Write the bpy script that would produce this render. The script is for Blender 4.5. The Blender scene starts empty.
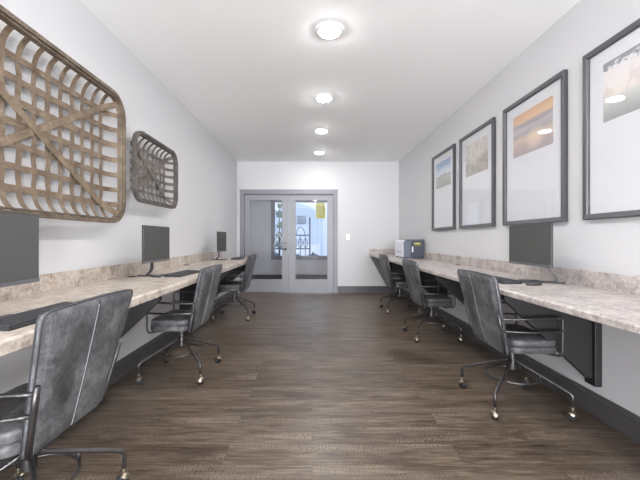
import bpy, bmesh, math, random
from mathutils import Vector, Matrix
random.seed(7)
PI = math.pi
sc = bpy.context.scene
col = sc.collection

# ------------------------------------------------------------------ node helpers
def new_mat(name):
    m = bpy.data.materials.new(name); m.use_nodes = True
    nt = m.node_tree
    for n in list(nt.nodes): nt.nodes.remove(n)
    out = nt.nodes.new('ShaderNodeOutputMaterial')
    return m, nt, out
def N(nt, kind, **kw):
    n = nt.nodes.new(kind)
    for k, v in kw.items():
        if k.startswith('i_'):
            n.inputs[k[2:].replace('_', ' ')].default_value = v
        else: setattr(n, k, v)
    return n
def L(nt, a, b): nt.links.new(a, b)
def rgb(r, g, b):                      # sRGB 0..255 -> linear
    f = lambda c: (c/12.92 if c <= .04045 else ((c+.055)/1.055)**2.4)
    return (f(r/255), f(g/255), f(b/255), 1)
def ramp(nt, stops, interp='LINEAR'):
    r = N(nt, 'ShaderNodeValToRGB'); e = r.color_ramp.elements; r.color_ramp.interpolation = interp
    while len(e) < len(stops): e.new(.5)
    for el, (p, c) in zip(e, stops): el.position = p; el.color = c
    return r
def coords(nt, kind='Object', scale=(1,1,1)):
    tc = N(nt, 'ShaderNodeTexCoord'); mp = N(nt, 'ShaderNodeMapping')
    mp.inputs['Scale'].default_value = scale
    L(nt, tc.outputs[kind], mp.inputs['Vector']); return mp.outputs['Vector']
def noise(nt, vec, scale, detail=4, rough=.55, dist=0):
    n = N(nt, 'ShaderNodeTexNoise'); n.inputs['Scale'].default_value = scale
    n.inputs['Detail'].default_value = detail; n.inputs['Roughness'].default_value = rough
    n.inputs['Distortion'].default_value = dist
    L(nt, vec, n.inputs['Vector']); return n.outputs['Fac']
def mix(nt, fac, a, b, mode='MIX'):
    m = N(nt, 'ShaderNodeMix', data_type='RGBA', blend_type=mode)
    for s, v in ((m.inputs[0], fac), (m.inputs[6], a), (m.inputs[7], b)):
        if hasattr(v, 'is_output'): L(nt, v, s)
        else: s.default_value = v
    return m.outputs[2]
def math_(nt, op, a, b=0.0, clamp=False):
    m = N(nt, 'ShaderNodeMath', operation=op, use_clamp=clamp)
    for s, v in ((m.inputs[0], a), (m.inputs[1], b)):
        if hasattr(v, 'is_output'): L(nt, v, s)
        else: s.default_value = v
    return m.outputs[0]
def bsdf(nt, out, color, rough=.5, metal=0, spec=.5, coat=0, bump=None, bstr=.1, bdist=.002):
    p = N(nt, 'ShaderNodeBsdfPrincipled')
    for s, v in ((p.inputs['Base Color'], color), (p.inputs['Roughness'], rough)):
        if hasattr(v, 'is_output'): L(nt, v, s)
        else: s.default_value = v
    p.inputs['Metallic'].default_value = metal
    p.inputs['Specular IOR Level'].default_value = spec
    p.inputs['Coat Weight'].default_value = coat
    if bump is not None:
        b = N(nt, 'ShaderNodeBump'); b.inputs['Strength'].default_value = bstr; b.inputs['Distance'].default_value = bdist
        L(nt, bump, b.inputs['Height']); L(nt, b.outputs['Normal'], p.inputs['Normal'])
    L(nt, p.outputs[0], out.inputs['Surface']); return p
def plain(name, c, rough=.5, metal=0, spec=.5, var=.06, scale=8):
    m, nt, out = new_mat(name)
    v = coords(nt); f = noise(nt, v, scale, 3)
    lo = tuple(x*(1-var) for x in c[:3])+(1,); hi = tuple(min(1, x*(1+var)) for x in c[:3])+(1,)
    bsdf(nt, out, mix(nt, f, lo, hi), rough, metal, spec)
    return m
def emit(name, c, s):
    m, nt, out = new_mat(name)
    e = N(nt, 'ShaderNodeEmission'); e.inputs[0].default_value = c; e.inputs[1].default_value = s
    L(nt, e.outputs[0], out.inputs['Surface']); return m
def glass(name, tint=(1,1,1,1), ior=1.45):
    m, nt, out = new_mat(name)
    t = N(nt, 'ShaderNodeBsdfTransparent'); t.inputs[0].default_value = tint
    g = N(nt, 'ShaderNodeBsdfGlossy'); g.inputs['Roughness'].default_value = .02
    lw = N(nt, 'ShaderNodeLayerWeight'); lw.inputs[0].default_value = .5       # Schlick reflectance, same on both faces
    f0 = ((ior-1)/(ior+1))**2
    f = math_(nt, 'ADD', math_(nt, 'MULTIPLY', math_(nt, 'POWER', lw.outputs['Facing'], 5.0), (1-f0)), f0)
    mx = N(nt, 'ShaderNodeMixShader')
    L(nt, f, mx.inputs[0]); L(nt, t.outputs[0], mx.inputs[1]); L(nt, g.outputs[0], mx.inputs[2])
    L(nt, mx.outputs[0], out.inputs['Surface']); return m

# ------------------------------------------------------------------ materials
M = {}
def wall_mat(name, c, rough=.6):
    m, nt, out = new_mat(name); v = coords(nt)
    f = noise(nt, v, 180, 2)
    bsdf(nt, out, c, rough, spec=.3, bump=f, bstr=.06, bdist=.001); return m
M['wall'] = wall_mat('wall_paint', rgb(206, 206, 208))
M['ceiling'] = wall_mat('ceiling_paint', rgb(241, 241, 241), .8)
M['lobby'] = wall_mat('lobby_paint', rgb(196, 196, 202))
M['trim'] = plain('charcoal_trim_paint', rgb(79, 77, 79), .4, var=.05)
M['door'] = plain('grey_door_paint', rgb(141, 141, 147), .4, var=.03)
M['door_dark'] = plain('grey_casing_paint', rgb(128, 128, 137), .4, var=.03)
M['glass'] = glass('clear_glass', (.93, .94, .95, 1))
M['picture_glass'] = glass('picture_glass', (1, 1, 1, 1), 1.5)
M['end_panel'] = plain('grey_end_panel', rgb(120, 121, 126), .5, var=.08)
M['black'] = plain('black_bracket_paint', rgb(29, 28, 30), .5, var=.08)
M['frame'] = plain('pewter_frame', rgb(86, 86, 90), .36, metal=.35, var=.08, scale=20)
M['mat_board'] = plain('white_mat_board', rgb(222, 223, 227), .9, spec=.2, var=.01)
M['gunmetal'] = plain('gunmetal_tube', rgb(92, 90, 91), .36, metal=.85, var=.1, scale=30)
M['brass'] = plain('worn_brass', rgb(160, 150, 134), .28, metal=.95, var=.1)
M['rubber'] = plain('black_rubber', rgb(36, 36, 38), .55)
M['screen'] = plain('switched_off_screen', rgb(80, 80, 79), .75, spec=.2, var=.01)
M['plastic_dark'] = plain('dark_plastic', rgb(46, 46, 48), .45)
M['plastic_key'] = plain('key_plastic', rgb(62, 62, 66), .5)
M['plastic_bezel'] = plain('grey_bezel', rgb(96, 97, 100), .4)
M['white_plastic'] = plain('white_plastic', rgb(240, 240, 242), .4, var=.01)
M['printer_white'] = plain('printer_white', rgb(226, 226, 236), .45, var=.02)
M['printer_dark'] = plain('printer_slate', rgb(92, 98, 112), .4, var=.08)
M['printer_navy'] = plain('printer_navy', rgb(64, 68, 82), .4, var=.05)
M['label_yellow'] = plain('yellow_label', rgb(216, 214, 120), .6, var=.02)
M['label_olive'] = plain('olive_label', rgb(92, 94, 66), .6, var=.04)
M['steel'] = plain('satin_steel', rgb(120, 122, 128), .3, metal=.9)
M['lens'] = emit('lit_lamp_lens', (1, .985, .96, 1), 140)
M['lamp_ring'] = plain('white_lamp_ring', rgb(238, 238, 238), .4, var=.01)
M['thread_dark'] = plain('dull_thread', rgb(112, 114, 118), .7)
M['thread'] = plain('pale_thread', rgb(176, 176, 178), .7)
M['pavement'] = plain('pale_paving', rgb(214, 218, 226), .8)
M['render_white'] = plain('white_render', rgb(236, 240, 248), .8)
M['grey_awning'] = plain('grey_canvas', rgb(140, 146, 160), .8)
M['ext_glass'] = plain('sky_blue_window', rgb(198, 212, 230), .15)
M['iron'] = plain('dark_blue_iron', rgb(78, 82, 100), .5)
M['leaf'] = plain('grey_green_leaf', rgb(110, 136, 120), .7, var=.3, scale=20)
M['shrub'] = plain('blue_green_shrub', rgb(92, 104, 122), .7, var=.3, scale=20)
M['bark'] = plain('grey_bark', rgb(96, 90, 84), .8)
M['notice'] = plain('yellow_paper', rgb(232, 222, 96), .8, var=.03)
M['notice_pale'] = plain('pale_yellow_paper', rgb(240, 234, 160), .8, var=.03)

def leather():
    m, nt, out = new_mat('grey_worn_leather'); v = coords(nt)
    a = noise(nt, v, 7, 5, .6, .6); b = noise(nt, v, 45, 4, .7); c = noise(nt, v, 2.2, 2)
    f = math_(nt, 'ADD', math_(nt, 'MULTIPLY', a, .6), math_(nt, 'MULTIPLY', b, .4))
    r = ramp(nt, [(.35, rgb(50, 51, 54)), (.48, rgb(80, 81, 84)), (.62, rgb(122, 123, 126))])
    L(nt, f, r.inputs[0])
    cc = mix(nt, math_(nt, 'MULTIPLY', c, .2), r.outputs[0], rgb(98, 95, 92))
    bsdf(nt, out, cc, .46, spec=.5, bump=noise(nt, v, 260, 3), bstr=.2, bdist=.001)
    return m
M['leather'] = leather()
M['leather_dark'] = plain('dark_leather_edge', rgb(52, 54, 58), .5, var=.1)

def floor_mat():
    m, nt, out = new_mat('wood_plank_floor'); v = coords(nt)
    br = N(nt, 'ShaderNodeTexBrick', offset=.37, offset_frequency=2)
    br.inputs['Scale'].default_value = 1; br.inputs['Mortar Size'].default_value = .0016
    br.inputs['Mortar Smooth'].default_value = .2; br.inputs['Bias'].default_value = 0
    br.inputs['Brick Width'].default_value = 1.22; br.inputs['Row Height'].default_value = .178
    br.inputs['Color1'].default_value = (0, 0, 0, 1); br.inputs['Color2'].default_value = (1, 1, 1, 1)
    br.inputs['Mortar'].default_value = (.5, .5, .5, 1)
    L(nt, v, br.inputs['Vector'])
    # shift grain per plank
    add = N(nt, 'ShaderNodeVectorMath', operation='ADD'); sc_ = N(nt, 'ShaderNodeVectorMath', operation='SCALE')
    L(nt, br.outputs['Color'], sc_.inputs[0]); sc_.inputs['Scale'].default_value = 13.0
    L(nt, v, add.inputs[0]); L(nt, sc_.outputs[0], add.inputs[1])
    def mapped(s):
        mp = N(nt, 'ShaderNodeMapping'); mp.inputs['Scale'].default_value = s
        L(nt, add.outputs[0], mp.inputs['Vector']); return mp.outputs['Vector']
    g1 = noise(nt, mapped((.9, 10, 1)), 2.6, 8, .68, 1.6)
    g2 = noise(nt, mapped((2.4, 46, 1)), 3, 5, .7, .3)
    blotch = noise(nt, mapped((.8, 2.2, 1)), 2.0, 3)
    f = math_(nt, 'ADD', math_(nt, 'MULTIPLY', g1, .6), math_(nt, 'MULTIPLY', g2, .4))
    r = ramp(nt, [(.36, rgb(58, 50, 44)), (.45, rgb(86, 75, 66)), (.53, rgb(107, 95, 84)), (.63, rgb(137, 123, 110))])
    L(nt, f, r.inputs[0])
    tint = mix(nt, br.outputs['Color'], rgb(232, 228, 224), rgb(255, 252, 248))
    c = mix(nt, 1.0, r.outputs[0], tint, 'MULTIPLY')
    # dark drifts along the planks
    dr = ramp(nt, [(.34, (.62, .6, .6, 1)), (.52, (1, 1, 1, 1))]); L(nt, blotch, dr.inputs[0])
    c = mix(nt, .8, c, dr.outputs[0], 'MULTIPLY')
    # saw marks across the grain
    wv = N(nt, 'ShaderNodeTexWave', wave_type='BANDS', bands_direction='X')
    wv.inputs['Scale'].default_value = 17; wv.inputs['Distortion'].default_value = 9
    wv.inputs['Detail'].default_value = 3; wv.inputs['Detail Scale'].default_value = 2.2
    L(nt, add.outputs[0], wv.inputs['Vector'])
    msk = ramp(nt, [(.50, (0, 0, 0, 1)), (.68, (1, 1, 1, 1))]); L(nt, noise(nt, mapped((.7, 5, 1)), 2.2, 3), msk.inputs[0])
    saw = math_(nt, 'MULTIPLY', math_(nt, 'MULTIPLY', wv.outputs['Fac'], msk.outputs[0]), .42)
    c = mix(nt, saw, c, rgb(160, 146, 132))
    gap = math_(nt, 'MULTIPLY', br.outputs['Fac'], .55)
    c = mix(nt, gap, c, rgb(56, 48, 43))
    bsdf(nt, out, c, math_(nt, 'ADD', .24, math_(nt, 'MULTIPLY', g2, .2)), spec=.3, bump=g2, bstr=.08, bdist=.002)
    return m
M['floor'] = floor_mat()

def counter_mat(name, warm):
    m, nt, out = new_mat(name); v = coords(nt)
    st = coords(nt, 'Object', (3.2, 1, 1)) 
    a = noise(nt, v, 9, 6, .65, .8); b = noise(nt, v, 48, 5, .7, .4); d = noise(nt, st, 5, 5, .6, 1.5)
    f = math_(nt, 'ADD', math_(nt, 'ADD', math_(nt, 'MULTIPLY', a, .36), math_(nt, 'MULTIPLY', b, .40)), math_(nt, 'MULTIPLY', d, .24))
    if warm: stops = [(.36, rgb(112, 100, 92)), (.45, rgb(165, 151, 139)), (.52, rgb(192, 181, 170)), (.64, rgb(214, 206, 197))]
    else:    stops = [(.36, rgb(110, 102, 101)), (.45, rgb(161, 152, 149)), (.52, rgb(188, 180, 176)), (.64, rgb(213, 208, 204))]
    r = ramp(nt, stops); L(nt, f, r.inputs[0])
    bsdf(nt, out, r.outputs[0], .38, spec=.4); return m
M['counter_warm'] = counter_mat('warm_stone_laminate', True)
M['counter_cool'] = counter_mat('cool_stone_laminate', False)

def wood(name, lo, mid, hi):
    m, nt, out = new_mat(name); v = coords(nt)
    a = noise(nt, v, 14, 5, .65, .5); b = noise(nt, v, 80, 3)
    f = math_(nt, 'ADD', math_(nt, 'MULTIPLY', a, .65), math_(nt, 'MULTIPLY', b, .35))
    r = ramp(nt, [(.34, lo), (.5, mid), (.68, hi)]); L(nt, f, r.inputs[0])
    bsdf(nt, out, r.outputs[0], .6, spec=.3, bump=b, bstr=.2); return m
M['wood_rim'] = wood('weathered_rim', rgb(80, 69, 59), rgb(106, 93, 80), rgb(138, 125, 112))
M['wood_slat'] = wood('brown_splint', rgb(88, 74, 61), rgb(116, 100, 84), rgb(142, 126, 110))
M['wood_brace'] = wood('pale_brace', rgb(94, 79, 64), rgb(122, 105, 88), rgb(148, 132, 114))
M['wood_grey'] = wood('grey_splint', rgb(76, 69, 64), rgb(104, 96, 89), rgb(136, 127, 119))
M['wood_grey_rim'] = wood('dark_grey_rim', rgb(66, 61, 58), rgb(90, 84, 81), rgb(122, 116, 112))

# picture art (flat photographs behind glass): generated coordinates, y across, z up
def art(kind):
    m, nt, out = new_mat('photo_print_'+kind)
    tc = N(nt, 'ShaderNodeTexCoord'); sp = N(nt, 'ShaderNodeSeparateXYZ'); L(nt, tc.outputs['Generated'], sp.inputs[0])
    y, z = sp.outputs[1], sp.outputs[2]
    g = tc.outputs['Generated']
    def nz(s, sy=1, sz=1, d=4):
        mp = N(nt, 'ShaderNodeMapping'); mp.inputs['Scale'].default_value = (1, sy, sz)
        L(nt, g, mp.inputs['Vector']); return noise(nt, mp.outputs['Vector'], s, d)
    def wob(z_, n, k): return math_(nt, 'ADD', z_, math_(nt, 'MULTIPLY', math_(nt, 'SUBTRACT', n, .5), k))
    if kind == 'meadow':
        r = ramp(nt, [(0, rgb(150, 152, 146)), (.36, rgb(178, 180, 172)), (.46, rgb(150, 158, 160)), (.50, rgb(222, 226, 232)), (.66, rgb(196, 208, 226)), (.85, rgb(140, 164, 200)), (1, rgb(152, 172, 204))])
        L(nt, wob(z, nz(4, 1, 3), .35), r.inputs[0]); c = r.outputs[0]
    elif kind == 'gorge':
        r = ramp(nt, [(.2, rgb(160, 148, 138)), (.42, rgb(198, 190, 184)), (.55, rgb(222, 218, 214)), (.8, rgb(206, 200, 198))])
        L(nt, math_(nt, 'ADD', math_(nt, 'MULTIPLY', nz(3, 2, 1), .6), math_(nt, 'MULTIPLY', nz(9, 1, 1), .4)), r.inputs[0]); c = r.outputs[0]
        low = ramp(nt, [(.3, rgb(178, 172, 164)), (.55, rgb(255, 255, 255))]); L(nt, wob(z, nz(3), .6), low.inputs[0])
        c = mix(nt, .7, c, low.outputs[0], 'MULTIPLY')
    elif kind == 'sunset':
        r = ramp(nt, [(0, rgb(176, 166, 172)), (.2, rgb(192, 176, 172)), (.38, rgb(214, 196, 182)), (.48, rgb(178, 172, 178)), (.62, rgb(196, 190, 192)), (.70, rgb(164, 160, 168)), (.80, rgb(224, 192, 162)), (.92, rgb(218, 180, 150)), (1, rgb(204, 168, 144))])
        L(nt, wob(z, nz(2.2, .8, 4), .22), r.inputs[0]); c = r.outputs[0]
        # low sun and its path on the water (part of the print)
        dy = math_(nt, 'MULTIPLY', math_(nt, 'SUBTRACT', y, .42), 2.6); dz = math_(nt, 'MULTIPLY', math_(nt, 'SUBTRACT', z, .30), 2.4)
        d = math_(nt, 'ADD', math_(nt, 'MULTIPLY', dy, dy), math_(nt, 'MULTIPLY', dz, dz))
        s = ramp(nt, [(0, (1, 1, 1, 1)), (.42, (0, 0, 0, 1))]); L(nt, d, s.inputs[0])
        c = mix(nt, math_(nt, 'MULTIPLY', s.outputs[0], .6), c, rgb(246, 226, 200))
    else:
        r = ramp(nt, [(0, rgb(158, 160, 160)), (.2, rgb(186, 188, 186)), (.36, rgb(208, 208, 204)), (.44, rgb(228, 222, 214)), (.6, rgb(232, 226, 224)), (1, rgb(228, 226, 228))])
        L(nt, wob(z, nz(4), .16), r.inputs[0]); c = r.outputs[0]
        # misty blocks of pale walls in the distance
        bk = nz(7, 1, .35, 1); b2 = ramp(nt, [(.5, (0, 0, 0, 1)), (.56, (1, 1, 1, 1))]); L(nt, bk, b2.inputs[0])
        band = ramp(nt, [(.38, (0, 0, 0, 1)), (.44, (1, 1, 1, 1)), (.66, (1, 1, 1, 1)), (.76, (0, 0, 0, 1))]); L(nt, z, band.inputs[0])
        c = mix(nt, math_(nt, 'MULTIPLY', math_(nt, 'MULTIPLY', b2.outputs[0], band.outputs[0]), .4), c, rgb(206, 190, 186))
        # leaves hanging from above
        lf = ramp(nt, [(.86, (0, 0, 0, 1)), (.93, (1, 1, 1, 1))]); L(nt, wob(z, nz(14, 1, 1, 5), .55), lf.inputs[0])
        c = mix(nt, lf.outputs[0], c, rgb(148, 150, 158))
    bsdf(nt, out, c, .7, spec=.2); return m
for k in ('meadow', 'gorge', 'sunset', 'mist'): M['art_'+k] = art(k)

# ------------------------------------------------------------------ object helpers
def link(o): col.objects.link(o); return o
def obj(name, bm, m, parent=None, smooth=False, loc=(0,0,0), auto=None):
    bmesh.ops.recalc_face_normals(bm, faces=bm.faces)
    me = bpy.data.meshes.new(name); bm.to_mesh(me); bm.free()
    me.materials.append(M[m] if isinstance(m, str) else m)
    if smooth:
        for p in me.polygons: p.use_smooth = True
        if auto is not None: me.set_sharp_from_angle(angle=math.radians(auto))
    o = bpy.data.objects.new(name, me); o.location = loc; link(o)
    if parent: o.parent = parent
    return o
def tag(o, label=None, cat=None, group=None):
    if label: o['label'] = label
    if cat: o['category'] = cat
    if group: o['group'] = group
    return o
def thing(name, label, cat, loc=(0,0,0), rotz=0, group=None):
    o = bpy.data.objects.new(name, None); link(o); o.empty_display_size = .1
    o.location = loc; o.rotation_euler = (0, 0, rotz)
    return tag(o, label, cat, group)
def struct(o, kind=True): o['kind'] = 'structure'; return o
def copy_tree(o, parent=None):
    c = o.copy(); col.objects.link(c)
    if parent: c.parent = parent
    for ch in list(o.children): copy_tree(ch, c)
    return c
def box(bm, lo, hi, bev=0, seg=2, mat=None):
    r = bmesh.ops.create_cube(bm, size=1)
    vs = r['verts']
    for v in vs:
        v.co = Vector([(lo[i]+hi[i])/2 + v.co[i]*(hi[i]-lo[i]) for i in range(3)])
    if bev:
        es = list({e for v in vs for e in v.link_edges})
        r2 = bmesh.ops.bevel(bm, geom=es, offset=bev, segments=seg, profile=.5, affect='EDGES')
        vs = list({v for f in r2['faces'] for v in f.verts} | {v for v in vs if v.is_valid})
    if mat is not None:
        bmesh.ops.transform(bm, matrix=mat, verts=vs)
    return vs
def B(*boxes, bev=0):
    bm = bmesh.new()
    for lo, hi in boxes: box(bm, lo, hi, bev)
    return bm
def fillet(pts, r, n=5, closed=False):
    pts = [Vector(p) for p in pts]; out = []
    for i, p in enumerate(pts):
        if not closed and i in (0, len(pts)-1): out.append(p); continue
        a, b = pts[i-1], pts[(i+1) % len(pts)]
        da, db = a-p, b-p
        d = min(r, da.length*.49, db.length*.49)
        s, e = p+da.normalized()*d, p+db.normalized()*d
        for k in range(n+1):
            t = k/n
            out.append(s*(1-t)**2 + p*2*t*(1-t) + e*t*t)
    return out
def tube(bm, pts, r, n=8, closed=False, cap=True):
    pts = [Vector(p) for p in pts]; m = len(pts); rings = []
    rad = r if hasattr(r, '__len__') else [r]*m
    up = None
    for i in range(m):
        if closed: t = pts[(i+1) % m]-pts[i-1]
        else: t = pts[min(i+1, m-1)]-pts[max(i-1, 0)]
        t.normalize()
        if up is None:
            up = Vector((0,0,1)) if abs(t.z) < .9 else Vector((1,0,0))
        x = (up - t*up.dot(t)); 
        if x.length < 1e-5: x = t.orthogonal()
        x.normalize(); y = t.cross(x); up = x
        rings.append([bm.verts.new(pts[i] + (x*math.cos(2*PI*k/n) + y*math.sin(2*PI*k/n))*rad[i]) for k in range(n)])
    for i in range(m if closed else m-1):
        a, b = rings[i], rings[(i+1) % m]
        for k in range(n):
            bm.faces.new((a[k], a[(k+1) % n], b[(k+1) % n], b[k]))
    if cap and not closed:
        bm.faces.new(rings[0][::-1]); bm.faces.new(rings[-1])
def lathe(bm, prof, n=20, c=(0,0,0), axis='Z'):
    rings = []
    for r, z in prof:
        ring = []
        for k in range(n):
            a = 2*PI*k/n
            p = (r*math.cos(a), r*math.sin(a), z)
            if axis == 'Y': p = (p[0], p[2], p[1])
            if axis == 'X': p = (p[2], p[0], p[1])
            ring.append(bm.verts.new(Vector(p)+Vector(c)))
        rings.append(ring)
    for a, b in zip(rings, rings[1:]):
        for k in range(n): bm.faces.new((a[k], a[(k+1) % n], b[(k+1) % n], b[k]))
    bm.faces.new(rings[0][::-1]); bm.faces.new(rings[-1])
def sweep(bm, pts, sides, w, t, closed=False):
    """flat strip: w across 'sides', t along the normal"""
    pts = [Vector(p) for p in pts]; m = len(pts); rings = []
    for i in range(m):
        tg = (pts[(i+1) % m]-pts[i-1]) if closed else (pts[min(i+1, m-1)]-pts[max(i-1, 0)])
        tg.normalize()
        s = Vector(sides[i] if isinstance(sides, list) else sides); s = (s - tg*s.dot(tg)).normalized()
        nrm = tg.cross(s).normalized()
        rings.append([bm.verts.new(pts[i] + s*(w/2*a) + nrm*(t/2*b)) for a, b in ((-1,-1),(1,-1),(1,1),(-1,1))])
    for i in range(m if closed else m-1):
        a, b = rings[i], rings[(i+1) % m]
        for k in range(4): bm.faces.new((a[k], a[(k+1) % 4], b[(k+1) % 4], b[k]))
    if not closed: bm.faces.new(rings[0][::-1]); bm.faces.new(rings[-1])
def prism(bm, poly, axis, a, b):
    """poly of 2-D points, extruded along axis from a to b"""
    def P(u, v, w):
        return {'X': (w, u, v), 'Y': (u, w, v), 'Z': (u, v, w)}[axis]
    A = [bm.verts.new(P(u, v, a)) for u, v in poly]; Bv = [bm.verts.new(P(u, v, b)) for u, v in poly]
    n = len(poly)
    bm.faces.new(A[::-1]); bm.faces.new(Bv)
    for k in range(n): bm.faces.new((A[k], A[(k+1) % n], Bv[(k+1) % n], Bv[k]))

# ------------------------------------------------------------------ room dimensions (metres, camera at x=0, y=0)
XL, XR, YF, YB, H = -1.57, 1.82, 7.43, -3.4, 2.75
LX0, LX1, LY = -4.2, 4.2, 9.8              # corridor beyond the doors
DX0, DX1, DZ = -1.42, .45, 2.07            # door opening
CT = .818                                  # counter top height

# ------------------------------------------------------------------ shell
struct(obj('floor', B(((XL-.2, YB-.2, -.1), (XR+.2, YF+.06, 0)), ((LX0, YF+.06, -.1), (LX1, LY+.14, 0))), 'floor'))
struct(obj('ceiling', B(((XL-.14, YB-.14, H), (XR+.14, YF+.14, H+.1)), ((LX0, YF+.14, H), (LX1, LY+.14, H+.1))), 'ceiling'))
struct(obj('wall_left', B(((XL-.14, YB-.14, 0), (XL, YF, H))), 'wall'))
struct(obj('wall_right', B(((XR, YB-.14, 0), (XR+.14, YF, H))), 'wall'))
struct(obj('wall_far', B(((LX0, YF, 0), (DX0-.02, YF+.14, H)), ((DX1+.02, YF, 0), (LX1, YF+.14, H)), ((DX0-.02, YF, DZ+.02), (DX1+.02, YF+.14, H))), 'wall'))
# wall behind the camera; two tall unseen windows added to admit fill light
WB = ((-1.5, -.92), (.90, 1.75)); WBZ0, WBZ1 = .25, 2.6
struct(obj('wall_back', B(((XL, YB-.14, 0), (WB[0][0], YB, H)), ((WB[0][1], YB-.14, 0), (WB[1][0], YB, H)), ((WB[1][1], YB-.14, 0), (XR, YB, H)),
    *[((a, YB-.14, 0), (b, YB, WBZ0)) for a, b in WB], *[((a, YB-.14, WBZ1), (b, YB, H)) for a, b in WB]), 'wall'))
def window(name, x0, x1, z0, z1, y0, y1, fw, mull=()):
    f = fw
    bs = [((x0, y0, z0), (x0+f, y1, z1)), ((x1-f, y0, z0), (x1, y1, z1)), ((x0+f, y0, z0), (x1-f, y1, z0+f)), ((x0+f, y0, z1-f), (x1-f, y1, z1))]
    for mx in mull: bs.append(((mx-.02, y0+.02, z0+f), (mx+.02, y1-.02, z1-f)))
    w = struct(obj(name, B(*bs), 'door_dark'))
    ym = (y0+y1)/2
    obj('window_pane', B(((x0+f, ym-.003, z0+f), (x1-f, ym+.003, z1-f))), 'glass', w)
    return w
for i, (a, b) in enumerate(WB): window('window_%d' % (i+2), a, b, WBZ0, WBZ1, YB-.1, YB-.04, .04)  # added windows behind the camera, openings for the fill lights
# corridor outer wall, window and ends
WX0, WX1, WZ0, WZ1 = -1.13, .58, .56, 2.25
struct(obj('wall_lobby', B(((LX0, LY, 0), (WX0, LY+.14, H)), ((WX1, LY, 0), (LX1, LY+.14, H)), ((WX0, LY, 0), (WX1, LY+.14, WZ0)), ((WX0, LY, WZ1), (WX1, LY+.14, H))), 'lobby'))
struct(obj('wall_lobby_end', B(((LX0-.1, YF, 0), (LX0, LY+.14, H)), ((LX1, YF, 0), (LX1+.1, LY+.14, H))), 'lobby'))
window('window_1', WX0, WX1, WZ0, WZ1, LY-.02, LY+.08, .105)
struct(obj('baseboard_lobby', B(((LX0, LY-.018, 0), (LX1, LY, .15))), 'trim'))

def baseboard(name, pts_lo, pts_hi):
    pass
def base_profile(sign, x):
    # (offset from wall, z): plinth, groove and small cap
    return [(x, 0), (x+sign*.02, 0), (x+sign*.02, .108), (x+sign*.014, .113), (x+sign*.014, .118), (x+sign*.017, .121), (x+sign*.012, .143), (x, .145)]
bm = bmesh.new(); prism(bm, base_profile(1, XL), 'Y', YB, YF); struct(obj('baseboard_left', bm, 'trim'))
bm = bmesh.new(); prism(bm, base_profile(-1, XR), 'Y', YB, YF); struct(obj('baseboard_right', bm, 'trim'))
bm = bmesh.new(); prism(bm, base_profile(-1, YF), 'X', DX1+.085, XR-.02); struct(obj('baseboard_far', bm, 'trim'))

# ------------------------------------------------------------------ double door
cas = .085
bm = bmesh.new()
for x0, x1, z0, z1 in ((DX0-cas, DX0, 0, DZ+cas), (DX1, DX1+cas, 0, DZ+cas), (DX0, DX1, DZ, DZ+cas)):
    box(bm, (x0, YF-.022, z0), (x1, YF+.16, z1))
box(bm, (DX0-cas-.008, YF-.03, DZ+cas-.018), (DX1+cas+.008, YF, DZ+cas+.008))
struct(obj('trim_1', bm, 'door_dark'))
struct(obj('trim_2', B(((DX0, YF+.0, 0), (DX1, YF+.14, .012))), M['steel']))     # threshold
DM = -.487
def door_leaf(name, x0, x1, gx0, gx1, handle):
    y0, y1, zb, zt, g0, g1 = YF+.03, YF+.075, .016, DZ-.006, .272, 1.956
    bm = B(((x0, y0, zb), (gx0, y1, zt)), ((gx1, y0, zb), (x1, y1, zt)), ((gx0, y0, zb), (gx1, y1, g0)), ((gx0, y0, g1), (gx1, y1, zt)))
    d = struct(obj(name, bm, 'door'))
    b = .012                                             # glazing bead
    obj('glazing_bead', B(((gx0, y0-.006, g0), (gx0+b, y1, g1)), ((gx1-b, y0-.006, g0), (gx1, y1, g1)), ((gx0+b, y0-.006, g0), (gx1-b, y1, g0+b)), ((gx0+b, y0-.006, g1-b), (gx1-b, y1, g1))), 'door_dark', d)
    obj('door_pane', B(((gx0+b, y0+.019, g0+b), (gx1-b, y0+.025, g1-b))), 'glass', d)
    if handle:
        bm = bmesh.new()
        lathe(bm, [(.028, 0), (.028, .008), (.012, .012), (.010, .05)], 16, (0,0,0), 'Y')
        for v in bm.verts: v.co.y = -v.co.y
        tube(bm, fillet([(0, -.045, 0), (-.02, -.052, 0), (-.13, -.05, -.005)], .02), .010)
        bmesh.ops.translate(bm, vec=(x1-.07, y0, .92), verts=bm.verts)
        obj('lever_handle', bm, 'steel', d, True)
        bm = bmesh.new(); lathe(bm, [(.022, 0), (.022, -.012), (.014, -.018)], 16, (x1-.07, y0, 1.05), 'Y')
        obj('deadbolt', bm, 'steel', d, True)
    return d
door_leaf('door_1', DX0+.004, DM-.003, -1.307, -.617, True)
door_leaf('door_2', DM+.003, DX1-.004, -.356, .335, False)

# light switch
t = thing('light_switch', 'white light switch plate on the far wall beside the double doors', 'light switch', (.75, YF, 1.17))
obj('plate', B(((-.04, -.008, -.062), (.04, 0, .062)), bev=.003), 'white_plastic', t)
obj('rocker', B(((-.016, -.013, -.032), (.016, -.006, .032)), bev=.002), 'white_plastic', t)

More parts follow.
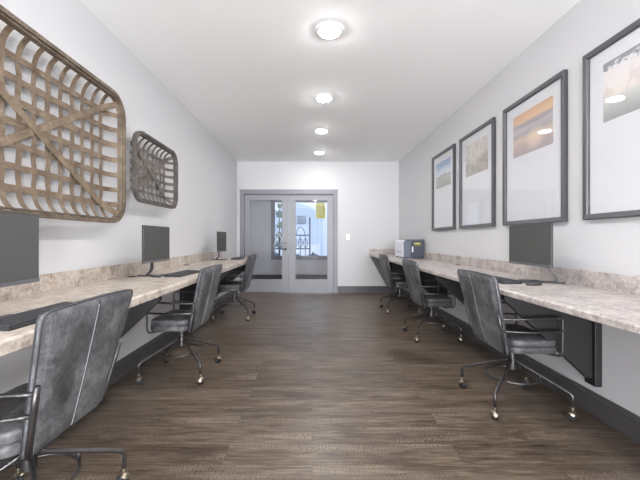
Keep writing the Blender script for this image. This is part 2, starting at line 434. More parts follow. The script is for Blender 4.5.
# ------------------------------------------------------------------ ceiling downlights
LAMPX = .137
names = {2.75: 'round ceiling downlight largest in view, closest to the front of the room',
         4.06: 'second round ceiling downlight from the front, between the largest and the far pair',
         5.28: 'third round ceiling downlight from the front of the room',
         6.61: 'last round ceiling downlight, closest to the glazed doors'}
proto = None
for y in (2.75, 4.06, 5.28, 6.61, 1.45, .15, -1.2):
    if proto is None:
        t = proto = thing('ceiling_downlight', names[y], 'ceiling light', (LAMPX, y, H), 0, 'row of round ceiling downlights')
        bm = bmesh.new()
        lathe(bm, [(.112, 0), (.112, -.008), (.104, -.016), (.084, -.018), (.080, -.002), (.079, 0)], 40)
        obj('trim_ring', bm, 'lamp_ring', t, True, auto=40)
        bm = bmesh.new()
        lathe(bm, [(.079, -.001), (.0785, -.014), (.074, -.026), (.066, -.029), (.03, -.031), (.012, -.031)], 40)
        obj('lens', bm, 'lens', t, True, auto=60)
    else:
        t = copy_tree(proto); t.location = (LAMPX, y, H)
        t['label'] = names.get(y, 'round ceiling downlight of the same row, overhead beyond the picture')
# corridor lamps: none in view, added to brighten the corridor
for x in (-2.2, .2, 2.4):
    t = copy_tree(proto); t.location = (x, 8.6, H)
    t['label'] = 'added round ceiling downlight, unseen, lighting the corridor beyond the doors'; t['group'] = 'added corridor downlights'

# ------------------------------------------------------------------ counters
def counter(name, label, xw, xf, y0, y1, m, far_splash, thick):
    s = 1 if xf > xw else -1            # direction from wall into the room
    t = thing(name, label, 'counter', (xw, y0, 0))
    w, ln, th = abs(xf-xw), y1-y0, thick
    # worktop: rounded nose profile
    prof = [(0, CT-th), (w-.004, CT-th), (w, CT-th+.004)]
    for k in range(7):
        a = PI/2*k/6; prof.append((w-.014+.014*math.cos(a), CT-.014+.014*math.sin(a)))
    prof.append((0, CT))
    bm = bmesh.new(); prism(bm, [(s*u, v) for u, v in prof], 'Y', 0, ln)
    obj('worktop', bm, m, t)
    bm = bmesh.new()
    pr = [(0, CT), (.019, CT), (.019, CT+.100), (.014, CT+.106), (0, CT+.106)]
    prism(bm, [(s*u, v) for u, v in pr], 'Y', 0, ln)
    obj('backsplash', bm, m, t)
    if far_splash:
        bm = bmesh.new(); box(bm, (min(s*.019, s*(w-.01)), ln-.019, CT), (max(s*.019, s*(w-.01)), ln, CT+.106), .003)
        obj('side_splash', bm, m, t)
    return t
counter('counter', 'long beige stone-look counter below the woven baskets', XL+.001, -.951, -1.0, 6.1, 'counter_warm', False, .05)
counter('counter', 'long grey-beige stone-look counter below the four framed pictures', XR-.001, 1.19, -1.0, YF-.001, 'counter_cool', True, .038)

def bracket_mesh(s, w):
    root = None
    return None
def bracket(xw, xf, y, label, src=[{}]):
    s = 1 if xf > xw else -1
    w = abs(xf-xw)-.03; z1 = CT-(.0505 if s > 0 else .0385); z0 = .2
    t = thing('counter_bracket', label, 'bracket', (xw, y, 0), 0, 'black triangular brackets under the counters')
    bm = bmesh.new()
    prism(bm, [(s*.045, z1), (s*w, z1), (s*w, z1-.035), (s*.075, z0+.05), (s*.045, z0+.05)], 'Y', -.02, .02)
    obj('plate', bm, 'black', t)
    obj('wall_cleat', B(((min(0, s*.045), -.045, z0), (max(0, s*.045), .045, z1)), bev=.004), 'black', t)
    return t
bracket(XL, -.951, 2.30, 'black triangular bracket under the beige counter, mostly behind the first chair back')
bracket(XL, -.951, 4.25, 'black triangular bracket under the beige counter, behind the middle chair')
bracket(XL, -.951, 5.70, 'black triangular bracket under the far end of the beige counter')
bracket(XR, 1.19, 2.27, 'large black triangular bracket in full view below the picture of misty trees')
bracket(XR, 1.19, 3.50, 'black triangular bracket under the grey counter, behind the closest chair with the monitor')
bracket(XR, 1.19, 4.80, 'black triangular bracket under the grey counter, seen through the second chair arms')
bracket(XR, 1.19, 6.05, 'black triangular bracket under the grey counter near the printer')

# grey tapered end panel under the far end of the grey counter
bm = bmesh.new(); prism(bm, [(1.215, CT-.0385), (XR, CT-.0385), (XR, .147), (1.56, .147)], 'Y', YF-.045, YF)
tag(obj('counter_end_panel', bm, 'end_panel'), 'grey tapered end panel under the grey counter where it meets the far wall', 'panel')
# cable grommets
def grommet(x, y, label):
    bm = bmesh.new(); lathe(bm, [(.034, 0), (.034, .003), (.026, .005), (.024, .002)], 24)
    o = obj('cable_grommet', bm, 'plastic_dark', None, True, (x, y, CT), 40)
    return tag(o, label, 'cable grommet', 'round cable grommets in the counters')
grommet(-1.49, 2.94, 'round black cable grommet in beige counter by the middle monitor base')
grommet(-1.50, 4.24, 'round black cable grommet in beige counter between the middle and the far monitor')
grommet(1.745, 4.25, 'round black cable grommet in grey counter behind the nearest chair back')

# ------------------------------------------------------------------ framed pictures
def picture(y0, y1, kind, label):
    z0, z1, b = 1.255, 2.335, .036
    yc = (y0+y1)/2; w = (y1-y0)/2; h = z1-z0
    t = thing('framed_picture', label, 'picture', (XR, yc, z0), 0, 'four tall framed pictures on the wall')
    # frame: mitred profile swept around the rectangle (local x is negative = into the room)
    bm = bmesh.new()
    pr = [(0, -.003), (0, -.034), (.006, -.038), (b-.004, -.032), (b, -.026), (b, -.003)]
    rings = []
    for cy, cz, sy, sz in ((-w, 0, 1, 1), (w, 0, -1, 1), (w, h, -1, -1), (-w, h, 1, -1)):
        rings.append([bm.verts.new((x, cy+sy*u, cz+sz*u)) for u, x in pr])
    for i in range(4):
        a, c = rings[i], rings[(i+1) % 4]
        for k in range(len(pr)): bm.faces.new((a[k], a[(k+1) % len(pr)], c[(k+1) % len(pr)], c[k]))
    obj('frame', bm, 'frame', t)
    # board behind the mat print
    obj('mat_board', B(((-.012, -w+b-.003, b-.003), (-.004, w-b+.003, h-b+.003))), 'mat_board', t)
    iw, i0, i1 = .262, h-.485, h-.125
    obj('print', B(((-.0135, -iw, i0), (-.012, iw, i1))), 'art_'+kind, t)
    obj('glazing', B(((-.019, -w+b-.003, b-.003), (-.017, w-b+.003, h-b+.003))), 'picture_glass', t)
picture(4.485, 5.295, 'meadow', 'tall grey framed picture of blue sky over a field, closest to the far wall')
picture(3.510, 4.310, 'gorge', 'tall grey framed picture with a hazy beige landscape print')
picture(2.520, 3.327, 'sunset', 'tall grey framed picture with an orange sunset over water')
picture(1.535, 2.345, 'mist', 'tall grey framed picture with a misty pale view under hanging leaves')

# ------------------------------------------------------------------ tobacco baskets
def basket(y0, y1, z0, z1, D, inset, ny, nz, rc, sw, rimd, rimt, mats, label):
    W, Hh = (y1-y0)/2, (z1-z0)/2
    t = thing('tobacco_basket', label, 'basket', (XL, (y0+y1)/2, (z0+z1)/2), 0, 'woven tobacco baskets on the wall')
    def outline(w, h, r, n=7):
        pts = []
        for cy, cz, a0 in ((w-r, h-r, 0), (-w+r, h-r, 90), (-w+r, -h+r, 180), (w-r, -h+r, 270)):
            for k in range(n+1):
                a = math.radians(a0+90*k/n); pts.append((cy+r*math.cos(a), cz+r*math.sin(a)))
        return pts
    def edge(u, W_, H_):            # half-extent of the rounded outline at offset u
        d = abs(u)-(W_-rc)
        return H_ if d <= 0 else H_-rc+math.sqrt(max(0, rc*rc-d*d))
    # rim: outer hoop and an inner lashing hoop
    bm = bmesh.new()
    sweep(bm, [(D-rimd/2, y, z) for y, z in outline(W-rimt/2, Hh-rimt/2, rc)], (1,0,0), rimd, rimt, True)
    obj('rim', bm, mats[0], t)
    bm = bmesh.new()
    o2 = rimt+.006
    sweep(bm, [(D-rimd/2-.004, y, z) for y, z in outline(W-o2-.004, Hh-o2-.004, rc-.03)], (1,0,0), rimd*.8, .008, True)
    obj('inner_hoop', bm, mats[0], t)
    bk = .034
    def slat(u, half_len, vertical, sgn, n_cross, wid):
        # profile (s, x): from the rim down the wall of the basket, across the back, up again
        e = half_len-rimt-.003; bk = .034
        fl = e-inset
        prof = []
        m = 8   # steps per end
        for k in range(m+1):
            q = k/m; prof.append((-e + inset*(1-math.cos(q*PI/2))*1.0, D-.012 - (D-.012-bk)*math.sin(q*PI/2)))
        nn = max(8, n_cross*4)
        for k in range(1, nn):
            s = -fl + 2*fl*k/nn
            prof.append((s, bk + .0035*sgn*math.cos(PI*(s/(2*fl)+.5)*n_cross)))
        for k in range(m, -1, -1):
            q = k/m; prof.append((e - inset*(1-math.cos(q*PI/2)), D-.012 - (D-.012-bk)*math.sin(q*PI/2)))
        bm = bmesh.new()
        if vertical: sweep(bm, [(x, u, s) for s, x in prof], (0,1,0), wid, .004)
        else: sweep(bm, [(x, s, u) for s, x in prof], (0,0,1), wid, .004)
        obj('splint', bm, mats[1], t)
    usey = W-inset-.05; usez = Hh-inset-.025
    for i in range(ny):
        u = -usey + 2*usey*i/(ny-1)
        slat(u, edge(u, W, Hh), True, 1 if i % 2 else -1, nz, sw*random.uniform(.85, 1.1))
    for i in range(nz):
        u = -usez + 2*usez*i/(nz-1)
        slat(u, edge(u, Hh, W), False, -1 if i % 2 else 1, ny, sw*random.uniform(.85, 1.1))
    for k in (2, ny-3):
        u = -usey + 2*usey*k/(ny-1)
        bm = bmesh.new(); tube(bm, [(.002, u, usez), (bk-.003, u, usez)], .006, 8)
        obj('wall_pin', bm, 'steel', t)
    # diagonal braces from corner to corner, lying on the weave
    for sg, off in ((1, .043), (-1, .049)):
        k = rc*.30+rimt
        P = Vector((0, W-k, sg*(Hh-k))); pts = []
        for i in range(25):
            q = -1+2*i/24
            lift = max(0, (abs(q)-.78)/.22)
            x = off + (D-.028-off)*lift**1.6
            pts.append((x, P.y*q, P.z*q))
        side = Vector((0, -P.z, P.y)).normalized()
        bm = bmesh.new(); sweep(bm, pts, tuple(side), sw*1.15, .005)
        obj('diagonal_brace', bm, mats[2], t)
    return t
basket(1.17, 2.75, 1.245, 2.215, .13, .12, 13, 7, .16, .037, .048, .024, ('wood_rim', 'wood_slat', 'wood_brace'),
       'large brown woven tobacco basket with crossed braces above the nearest monitor')
basket(2.91, 3.82, 1.445, 2.050, .13, .09, 8, 6, .12, .030, .040, .020, ('wood_grey_rim', 'wood_grey', 'wood_grey'),
       'small grey-brown woven tobacco basket above the middle monitor')

# ------------------------------------------------------------------ office chair (local: faces +x)
def make_chair():
    t = thing('office_chair', '', 'chair')
    BZ0, BZ1, TH = .385, .895, .048
    def halfw(z): return .205 + (.281-.205)*((z-BZ0)/(BZ1-BZ0))
    def rearx(z): return -.167 - .120*((z-BZ0)/(BZ1-BZ0))
    def wrap(yn): return .004*yn*yn            # sides curve forward
    # backrest pad
    n = 18
    def outl(u, v):                               # square -> rounded square
        r = .11
        au, av = abs(u), abs(v)
        if au > 1-r and av > 1-r:
            a, b = (au-(1-r))/r, (av-(1-r))/r
            m = max(a, b); l = math.hypot(a, b)
            if l > 0: a, b = a*m/l, b*m/l
            au, av = 1-r+a*r, 1-r+b*r
        return math.copysign(au, u), math.copysign(av, v)
    def bp(u, v, side):
        uu, vv = outl(u, v)
        z = (BZ0+BZ1)/2 + vv*(BZ1-BZ0)/2
        if vv > 0: z += .008*(1-uu*uu)*vv          # gently arched top
        else: z -= .006*(1-uu*uu)*vv*-1*-1
        hw = halfw(min(max(z, BZ0), BZ1))
        y = uu*hw
        ed = max(abs(u), abs(v)); prof = (1-max(0, (ed-.86)/.14)**2.2)**.5 if ed < 1 else 0
        mid = rearx(z) + TH/2 + wrap(uu)
        d = TH/2*(.35+.65*prof)
        if side < 0: d += .004*(1-uu*uu)*(1-vv*vv)
        return Vector((mid + side*d, y, z))
    bm = bmesh.new(); gr = {}
    for side in (-1, 1):
        for i in range(n+1):
            for j in range(n+1):
                gr[side, i, j] = bm.verts.new(bp(-1+2*i/n, -1+2*j/n, side))
        for i in range(n):
            for j in range(n):
                bm.faces.new((gr[side,i,j], gr[side,i+1,j], gr[side,i+1,j+1], gr[side,i,j+1]))
    ring = [(i, 0) for i in range(n)]+[(n, j) for j in range(n)]+[(i, n) for i in range(n, 0, -1)]+[(0, j) for j in range(n, 0, -1)]
    for (a, b), (c, d) in zip(ring, ring[1:]+ring[:1]):
        bm.faces.new((gr[-1,a,b], gr[-1,c,d], gr[1,c,d], gr[1,a,b]))
    back = obj('backrest', bm, 'leather', t, True, auto=50)
    # piping along the rear and front outlines
    for side, nm in ((-1, 'piping'), (1, 'piping')):
        bm = bmesh.new()
        tube(bm, [bp(-1+2*a/n, -1+2*b/n, side)*1.0 for a, b in ring], .0035, 5, closed=True)
        obj(nm, bm, 'leather_dark', back, True)
    # stitched seams: a dashed row of pale thread down the middle and along both edges
    for u, r, k in ((.06, .0017, 44), (-.93, .0010, 44), (.93, .0010, 44)):
        bm = bmesh.new()
        for i in range(k):
            v0 = -.92+1.84*i/k; v1 = v0+1.84/k*.66
            e = Vector((-.0007, 0, 0)); tube(bm, [bp(u, v0, -1)+e, bp(u, v1, -1)+e], r, 4)
        obj('stitching', bm, 'thread' if abs(u) < .5 else 'thread_dark', back)
    bm = bmesh.new()
    tube(bm, [bp(.03, -.97+1.93*i/16, -1) for i in range(17)], .0022, 5)
    obj('seam', bm, 'leather_dark', back, True)
    # seat cushion: two stacked layers with a soft outline
    def cushion(z0, z1, grow, crown):
        bm = bmesh.new()
        x0, x1, hy = -.128-grow*.4, .178+grow, .226+grow
        prof = [(0.96, z0), (.985, z0+.002), (1, z0+.007), (1, z1-.009), (.985, z1-.003), (.955, z1), (.6, z1+crown*.6), (.25, z1+crown)]
        rings = []
        m = 40
        for s, z in prof:
            ring = []
            for k in range(m):
                a = 2*PI*k/m; ca, sa = math.cos(a), math.sin(a); e = .3
                px = math.copysign(abs(ca)**e, ca); py = math.copysign(abs(sa)**e, sa)
                ring.append(bm.verts.new(((x0+x1)/2+px*(x1-x0)/2*s, py*hy*s, z)))
            rings.append(ring)
        for a, b in zip(rings, rings[1:]):
            for k in range(m): bm.faces.new((a[k], a[(k+1) % m], b[(k+1) % m], b[k]))
        bm.faces.new(rings[0][::-1]); bm.faces.new(rings[-1])
        return bm
    st = obj('seat', cushion(.448, .492, .0, .006), 'leather', t, True, auto=60)
    obj('seat_border', cushion(.405, .449, .004, 0), 'leather', st, True, auto=60)
    # under-seat mechanism plate and the two back supports
    bm = B(((-.12, -.09, .382), (.12, .09, .404)), bev=.004)
    for y in (-.07, .07): box(bm, (-.15, y-.02, .386), (-.1, y+.02, .398), .002)
    box(bm, (-.150, -.06, .386), (-.120, .06, .412), .003)
    obj('seat_mechanism', bm, 'gunmetal', t)
    # arms
    for s in (-1, 1):
        bm = bmesh.new()
        def rp(z, out): 
            hw = halfw(z); return (rearx(z)+.010, s*(hw+.001), z)
        tube(bm, [rp(.40, 0), rp(.50, 0), rp(.58, 0), rp(.655, 0)], .0095, 10)
        for z, zf in ((.628, .642), (.552, .556)):
            r0 = rp(z, 0)
            P = [r0, (-.12, s*.262, z+(zf-z)*.3), (-.02, s*.280, z+(zf-z)*.6), (.10, s*.272, zf), (.158, s*.258, zf)]
            P = fillet(P, .05, 4)
            if z > .6:
                P += fillet([P[-1], (.172, s*.252, zf-.004), (.174, s*.250, .43), (.166, s*.243, .398), (.10, s*.16, .396), (.02, s*.08, .396)], .03, 4)[1:]
            else: P += [(.173, s*.251, zf)]
            tube(bm, P, .0078, 8)
        obj('armrest', bm, 'gunmetal', t, True)
    # column
    bm = bmesh.new()
    lathe(bm, [(.034, .383), (.034, .365), (.021, .355), (.021, .315), (.027, .312), (.027, .235), (.018, .228)], 20)
    obj('column', bm, 'gunmetal', t, True, auto=40)
    # four legs with hooded ball casters
    R = .343
    for k in range(4):
        a = PI/4 + k*PI/2; ca, sa = math.cos(a), math.sin(a)
        bm = bmesh.new()
        pts = fillet([(.018, 0, .300), (.06, 0, .278), (.31, 0, .172), (R, 0, .155), (R, 0, .078)], .035, 5)
        tube(bm, [(x*ca, x*sa, z) for x, _, z in pts], .0105, 10)
        leg = obj('leg', bm, 'gunmetal', t, True)
        cx, cy = R*ca, R*sa
        tr = (random.uniform(-.5, .5)+a)
        dx, dy = math.cos(tr), math.sin(tr)
        bm = bmesh.new()
        c = Vector((cx-dx*.006, cy-dy*.006, .0305))
        # wheel: two discs on an axle
        for q in (-1, 1):
            vs0 = set(bm.verts)
            lathe(bm, [(.012, .019), (.024, .018), (.0295, .012), (.0305, .006), (.028, .002)] if q > 0 else [(.028, -.002), (.0305, -.006), (.0295, -.012), (.024, -.018), (.012, -.019)], 20, (0,0,0), 'Y')
        bmesh.ops.rotate(bm, cent=(0,0,0), matrix=Matrix.Rotation(tr, 3, 'Z'), verts=bm.verts)
        bmesh.ops.translate(bm, vec=c, verts=bm.verts)
        obj('caster_wheel', bm, 'rubber', leg, True, auto=40)
        # brass hood over the wheel plus stem collar
        bm = bmesh.new()
        prof = []
        for i in range(9):
            th = PI/2*i/8*.98; prof.append((.0318*math.cos(th), .0318*math.sin(th)))
        lathe(bm, [(.0304, .009)]+[q for q in prof if q[1] > .010], 20)
        bmesh.ops.rotate(bm, cent=(0,0,0), matrix=Matrix.Rotation(.6, 3, 'Y'), verts=bm.verts)
        bmesh.ops.rotate(bm, cent=(0,0,0), matrix=Matrix.Rotation(tr, 3, 'Z'), verts=bm.verts)
        bmesh.ops.translate(bm, vec=c+Vector((0,0,.001)), verts=bm.verts)
        lathe(bm, [(.012, .058), (.013, .066), (.012, .082)], 14, (cx, cy, 0))
        obj('caster_hood', bm, 'brass', leg, True, auto=60)
    # foot ring hung under the legs
    bm = bmesh.new()
    tube(bm, [(.165*math.cos(2*PI*k/40), .165*math.sin(2*PI*k/40), .192) for k in range(40)], .0072, 8, True)
    for k in range(4):
        a = PI/4+k*PI/2; tube(bm, [(.165*math.cos(a), .165*math.sin(a), .192), (.165*math.cos(a), .165*math.sin(a), .236)], .006, 8)
    obj('foot_ring', bm, 'gunmetal', t, True)
    return t
def lower(t, dz):                # height setting: seat, back, arms slide down the column
    for c in t.children:
        if c.name.split('.')[0] in ('seat', 'backrest', 'armrest', 'seat_mechanism'): c.location.z = -dz
chair0 = make_chair()
spots = [  # x, y, heading of the seat, height drop, label
    (-1.105, 1.387, PI, .000, 'grey leather office chair nearest on the basket side, its big back panel facing us'),
    (-1.100, 3.000, PI-.03, .0, 'grey leather office chair on the basket side, in front of the middle monitor and keyboard'),
    (-1.120, 5.14, PI-.02, .0, 'grey leather office chair on the basket side, nearest the glazed doors'),
    (1.384, 2.458, .0, .0, 'grey leather office chair at the monitor below the sunset picture'),
    (1.385, 4.12, .01, .020, 'grey leather office chair at the picture side, second from the front of that counter'),
    (1.380, 5.60, .01, .020, 'grey leather office chair at the picture side, beside the printer'),
]
for i, (x, y, rz, dz, lab) in enumerate(spots):
    c = chair0 if i == 0 else copy_tree(chair0)
    c.location = (x, y, 0); c.rotation_euler = (0, 0, rz); c['label'] = lab; c['group'] = 'grey leather office chairs along the counters'
    if dz: lower(c, dz)

# ------------------------------------------------------------------ monitors (local: screen faces +x, origin on the counter)
def make_monitor(reach, yaw):
    t = thing('monitor', '', 'monitor')
    w, z0, z1 = .25, .120, .420
    bm = bmesh.new(); box(bm, (-.016, -w, z0), (0, w, z1), .004)
    box(bm, (-.036, -.15, z0+.03), (-.014, .15, z0+.17), .008)
    obj('housing', bm, 'plastic_dark', t)
    obj('screen', B(((-.001, -w+.006, z0+.020), (.0012, w-.006, z1-.007))), 'screen', t)
    obj('chin', B(((-.002, -w+.001, z0+.001), (.003, w-.001, z0+.018)), bev=.001), 'plastic_bezel', t)
    c, sn = math.cos(yaw), math.sin(yaw)
    def R(p): return (p[0]*c-p[1]*sn, p[0]*sn+p[1]*c, p[2])
    bm = bmesh.new()
    if reach < .15: pts = [(-.030, 0, z0+.08), (-.048, 0, z0+.01), (-.052, 0, .045), (-reach+.02, 0, .010), (-reach+.06, 0, .006)]
    else: pts = [(-.028, 0, z0+.09), (-.10, 0, z0+.035), (-reach, 0, .020), (-reach+.015, 0, .006)]
    sweep(bm, [R(p) for p in fillet(pts, .03, 6)], R((0,1,0)), .030, .014)
    obj('stand_neck', bm, 'plastic_dark', t)
    bm = bmesh.new(); box(bm, (-reach-.05, -.022, 0), (.06, .022, .009), .003)
    box(bm, (-.01, -.10, 0), (.06, .10, .008), .003)
    bmesh.ops.rotate(bm, cent=(0,0,0), matrix=Matrix.Rotation(yaw, 3, 'Z'), verts=bm.verts)
    obj('stand_base', bm, 'plastic_dark', t)
    return t
mon0 = make_monitor(.115, 0)
for i, (x, y, rz, lab) in enumerate([
    (-1.225, 1.345, 0, 'switched-off dark monitor on beige counter below the large basket, cut by the picture edge'),
    (-1.295, 2.98, 0, 'switched-off monitor on beige counter below the small basket'),
    (-1.335, 5.28, .0, 'switched-off monitor at the far end of beige counter near the doors'),
    (1.575, 2.59, PI, 'switched-off monitor on grey counter below the sunset picture')]):
    c = mon0 if i == 0 else make_monitor(.175, -.55) if i == 3 else copy_tree(mon0)
    c.location = (x, y, CT); c.rotation_euler = (0, 0, rz); c['label'] = lab; c['group'] = 'switched-off desktop monitors'
# ------------------------------------------------------------------ keyboards (local: long axis y, user at +x)
def make_keyboard():
    t = thing('keyboard', '', 'keyboard')
    bm = bmesh.new()
    prism(bm, [(-.068, 0), (.068, 0), (.068, .010), (-.055, .019), (-.068, .022)], 'Y', -.225, .225)
    obj('tray', bm, 'plastic_dark', t)
    bm = bmesh.new()
    for r in range(6):
        x = -.048 + r*.0195; z = .0195 - (x+.055)*.075
        nk = 21; y = -.217
        rng = random.Random(r)
        while y < .21:
            wk = .0185
            if r == 5 and -.10 < y < .0: wk = .10
            if r in (2, 3, 4) and (y < -.2 or .05 < y < .08): wk = .028
            wk = min(wk, .217-y)
            if wk > .01: box(bm, (x-.0078, y+.001, z-.004), (x+.0078, y+wk-.0015, z+.005))
            y += wk
    obj('keycaps', bm, 'plastic_key', t)
    return t
kb0 = make_keyboard()
for i, (x, y, rz, lab) in enumerate([
    (-1.085, 1.425, -.02, 'black keyboard on beige counter behind the nearest chair back'),
    (-1.13, 3.13, -.06, 'black keyboard on beige counter in front of the monitor below the small basket'),
    (-1.15, 5.55, .0, 'black keyboard at the far end of beige counter near the doors'),
    (1.375, 2.68, PI+.05, 'black keyboard on grey counter beside the mouse')]):
    c = kb0 if i == 0 else copy_tree(kb0)
    c.location = (x, y, CT); c.rotation_euler = (0, 0, rz); c['label'] = lab; c['group'] = 'black keyboards'
# mouse
t = thing('computer_mouse', 'black mouse on grey counter at the end of keyboard', 'mouse', (1.50, 2.40, CT), .15)
bm = bmesh.new()
rings = []
for s, z in ((.93, 0), (1, .006), (.98, .014), (.86, .024), (.62, .032), (.3, .036)):
    rings.append([bm.verts.new((-.0+math.cos(2*PI*k/24)*.058*s - .006*(z/.036), math.sin(2*PI*k/24)*.033*s, z)) for k in range(24)])
for a, b in zip(rings, rings[1:]):
    for k in range(24): bm.faces.new((a[k], a[(k+1) % 24], b[(k+1) % 24], b[k]))
bm.faces.new(rings[0][::-1]); bm.faces.new(rings[-1])
obj('shell', bm, 'plastic_dark', t, True)
bm = bmesh.new(); lathe(bm, [(.006, -.003), (.008, -.001), (.008, .001), (.006, .003)], 14, (.026, 0, .026), 'Y'); obj('scroll_wheel', bm, 'rubber', t, True)
t.rotation_euler = (0, 0, PI+.2)

# ------------------------------------------------------------------ printer on the grey counter
t = thing('printer', 'small slate and white laser printer on the far end of grey counter', 'printer', (1.635, 5.98, CT))
# local x: -.17 (room side) .. +.16 ; y: -.29 .. +.27 ; z up to .297
bm = bmesh.new()
prism(bm, [(-.165, .012), (.16, .012), (.16, .290), (.15, .297), (-.125, .297), (-.145, .290), (-.165, .262)], 'Y', -.285, .275)
bod = obj('body', bm, 'printer_dark', t)
obj('front_cover', B(((-.176, -.275, .018), (-.163, .265, .255)), bev=.006), 'printer_white', t)
bm = bmesh.new()
prism(bm, [(-.176, .256), (-.163, .256), (-.124, .2985), (-.135, .2985), (-.176, .266)], 'Y', -.275, .265)
obj('output_lid', bm, 'printer_white', t)
obj('paper_slot', B(((-.178, -.2, .095), (-.175, .2, .102))), 'printer_navy', t)
obj('top_cover', B(((-.12, -.29, .292), (.165, .28, .304)), bev=.004), 'printer_navy', t)
obj('rear_panel', B(((-.045, -.290, .016), (.158, -.284, .286))), 'printer_navy', t)
obj('grip_slot', B(((-.052, -.2915, .03), (-.040, -.286, .262))), 'plastic_dark', t)
obj('latch', B(((-.034, -.2945, .10), (-.012, -.289, .19)), bev=.002), 'printer_white', t)
lb = obj('label_sticker', B(((.0, -.2925, .19), (.125, -.2895, .268))), 'label_olive', t)
obj('label_stripe', B(((.005, -.2935, .228), (.095, -.2924, .246))), 'label_yellow', lb)
for x in (-.14, .13):
    for y in (-.25, .24):
        bm = bmesh.new(); lathe(bm, [(.016, 0), (.016, .010), (.013, .0125)], 14, (x, y, 0)); obj('foot', bm, 'rubber', t)

# ------------------------------------------------------------------ outside, seen through door glass and corridor window
struct(obj('ground', B(((-30, LY+.14, -.12), (30, 60, -.02))), 'pavement'))
# yellow notice hung inside the corridor window
t = thing('notice_sheet', 'yellow paper notice hung in the upper corner of corridor window', 'notice', (.235, LY-.06, 1.70))
obj('sheet', B(((-.125, -.002, 0), (.125, .002, .42))), 'notice', t)
obj('sheet_panel', B(((-.105, -.0032, .08), (.07, -.0019, .34))), 'notice_pale', t)
obj('hanger', B(((-.1, -.001, .42), (-.09, .001, .49)), ((.09, -.001, .42), (.1, .001, .49))), 'steel', t)
# white building across
t = thing('building', 'white building with grey window and arched surround outside the corridor window', 'building', (0, 17, -.02))
obj('facade', B(((-9, 0, 0), (9, 6, 6.5))), 'render_white', t)
bm = bmesh.new()
arc = [(-1.05, 0.9), (-1.05, 2.1)]+[(-1.05+1.05*(1-math.cos(PI*k/12)), 2.1+.75*math.sin(PI*k/12)) for k in range(1, 12)]+[(1.05, 2.1), (1.05, .9)]
prism(bm, arc, 'Y', -.06, 0)
sur = obj('arched_surround', bm, 'ext_glass', t); sur.location.x = -.75
aw = obj('awning', B(((-.72, -.22, 1.86), (-.28, -.07, 2.24)), bev=.03), 'grey_awning', t)
obj('drainpipe', B(((.40, -.1, 0), (.52, 0, 6.4))), 'ext_glass', t)
w = obj('window_frame', B(((.75, -.05, .5), (2.7, 0, 2.5))), 'ext_glass', t)
obj('window_pane', B(((.85, -.06, .6), (1.65, -.05, 2.4)), ((1.8, -.06, .6), (2.6, -.05, 2.4))), 'render_white', w)
# iron railing
t = thing('iron_railing', 'dark iron railing with ringed bars outside the corridor window', 'railing', (-.75, 11.4, -.02))
for z in (.82, 1.25): obj('rail', B(((-.95, -.015, z), (.68, .015, z+.04))), 'iron', t)
for x in (-.9, .68): obj('post', B(((x-.025, -.025, 0), (x+.025, .025, 1.85 if x > 0 else 1.3))), 'iron', t)
for k in range(9):
    x = -.78+k*.165
    bm = bmesh.new(); tube(bm, [(x, 0, .0), (x, 0, 1.25)], .012, 6); 
    tube(bm, [(x+.06*math.cos(2*PI*q/16), 0, 1.02+.14*math.sin(2*PI*q/16)) for q in range(16)], .012, 6, True)
    obj('baluster', bm, 'iron', t)
for k in range(3):
    x = -.62+k*.5
    bm = bmesh.new(); tube(bm, [(x+.13*math.cos(PI*q/12), 0, 1.29+.24*math.sin(PI*q/12)) for q in range(13)], .012, 6)
    obj('finial_loop', bm, 'iron', t)
def foliage(bm, c, r, n, size, rng):
    for _ in range(n):
        while True:
            p = Vector([rng.uniform(-1, 1) for _ in range(3)])
            if p.length <= 1: break
        p = Vector((p.x*r[0], p.y*r[1], p.z*r[2]))+Vector(c)
        a = Vector([rng.gauss(0, 1) for _ in range(3)]).normalized(); b = a.orthogonal().normalized()
        s = size*rng.uniform(.7, 1.3)
        vs = [bm.verts.new(p+a*s), bm.verts.new(p+b*s*.5), bm.verts.new(p-a*s), bm.verts.new(p-b*s*.5)]
        bm.faces.new(vs)
rng = random.Random(3)
t = thing('leafy_tree', 'young grey-green tree outside the corridor window', 'tree', (-1.13, 12.2, -.02))
bm = bmesh.new(); tube(bm, [(0, 0, 0), (.02, 0, 1.2), (-.01, .02, 2.3)], [.04, .03, .012], 8)
for z, dx in ((1.0, .2), (1.4, -.18), (1.75, .2), (2.0, -.15)): tube(bm, [(0, 0, z-.1), (dx, .03, z+.15)], .012, 6)
obj('trunk', bm, 'bark', t)
bm = bmesh.new()
for cz, r in ((.95, .26), (1.25, .16), (1.62, .2), (2.0, .2), (2.3, .12)): foliage(bm, (rng.uniform(-.05, .1), 0, cz), (r, r, r*.6), 70, .055, rng)
obj('foliage', bm, 'leaf', t)
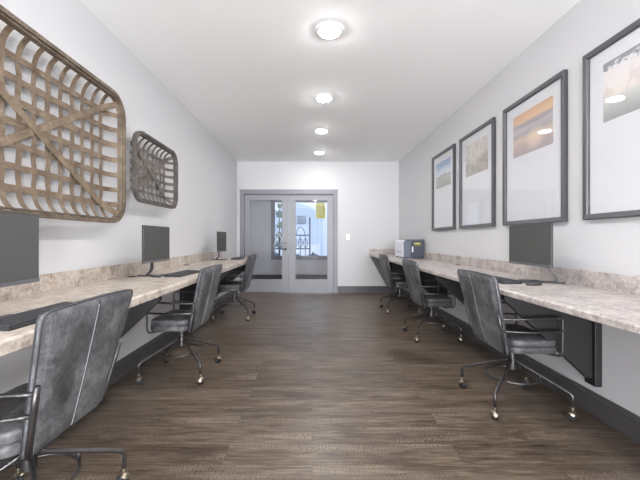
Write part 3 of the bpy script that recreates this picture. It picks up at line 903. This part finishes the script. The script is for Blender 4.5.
for i, x in enumerate((-1.25, -.6, .05)):
    rng = random.Random(20+i)
    t = thing('shrub', ('low blue-green shrub by the tree outside the corridor window', 'low blue-green shrub behind the middle of the iron railing', 'low blue-green shrub at the post of the iron railing')[i], 'shrub', (x, 11.9, -.02), 0, 'shrubs outside the window')
    bm = bmesh.new(); tube(bm, [(0, 0, 0), (0, 0, .4)], .02, 6); obj('stem', bm, 'bark', t)
    bm = bmesh.new(); foliage(bm, (0, 0, .42), (.24, .2, .28), 150, .07, rng); obj('foliage', bm, 'shrub', t)

# ------------------------------------------------------------------ daylight
w = bpy.data.worlds.new('daylight'); sc.world = w; w.use_nodes = True
nt = w.node_tree
for n in list(nt.nodes): nt.nodes.remove(n)
out = nt.nodes.new('ShaderNodeOutputWorld'); bg = nt.nodes.new('ShaderNodeBackground')
tc = N(nt, 'ShaderNodeTexCoord'); sp = N(nt, 'ShaderNodeSeparateXYZ'); L(nt, tc.outputs['Generated'], sp.inputs[0])
r = ramp(nt, [(0, (.86, .90, .97, 1)), (.25, (.93, .96, 1, 1)), (1, (.62, .78, 1, 1))]); L(nt, sp.outputs[2], r.inputs[0])
L(nt, r.outputs[0], bg.inputs[0]); bg.inputs[1].default_value = 1.5
L(nt, bg.outputs[0], out.inputs[0])

for i, (x0, x1) in enumerate(WB):  # added area lights outside the unseen back windows, room fill
    la = bpy.data.lights.new('window_daylight', 'AREA'); la.shape = 'RECTANGLE'; la.size = x1-x0; la.size_y = WBZ1-WBZ0
    la.energy = 310*(x1-x0)/.7; la.color = (.975, .985, 1)
    lo = bpy.data.objects.new('window_daylight', la); link(lo); lo.location = ((x0+x1)/2, YB-.35, (WBZ0+WBZ1)/2-.2); lo.rotation_euler = (PI/2+.5, 0, 0)
# ------------------------------------------------------------------ camera
cam = bpy.data.cameras.new('camera'); co = bpy.data.objects.new('camera', cam); link(co)
co.location = (0, 0, 1.13); co.rotation_euler = (PI/2, 0, 0)
cam.sensor_width = 36; cam.lens = 36*355/640; cam.shift_x = 8/640; cam.shift_y = -1/640
cam.clip_start = .02; cam.clip_end = 200
sc.camera = co

vs = sc.view_settings
sc.display_settings.display_device = 'sRGB'
vs.view_transform = 'Standard'; vs.look = 'None'; vs.gamma = 1; vs.use_curve_mapping = False
vs.exposure = 0.44
sc.cycles.max_bounces = 12; sc.cycles.diffuse_bounces = 8; sc.cycles.transparent_max_bounces = 12
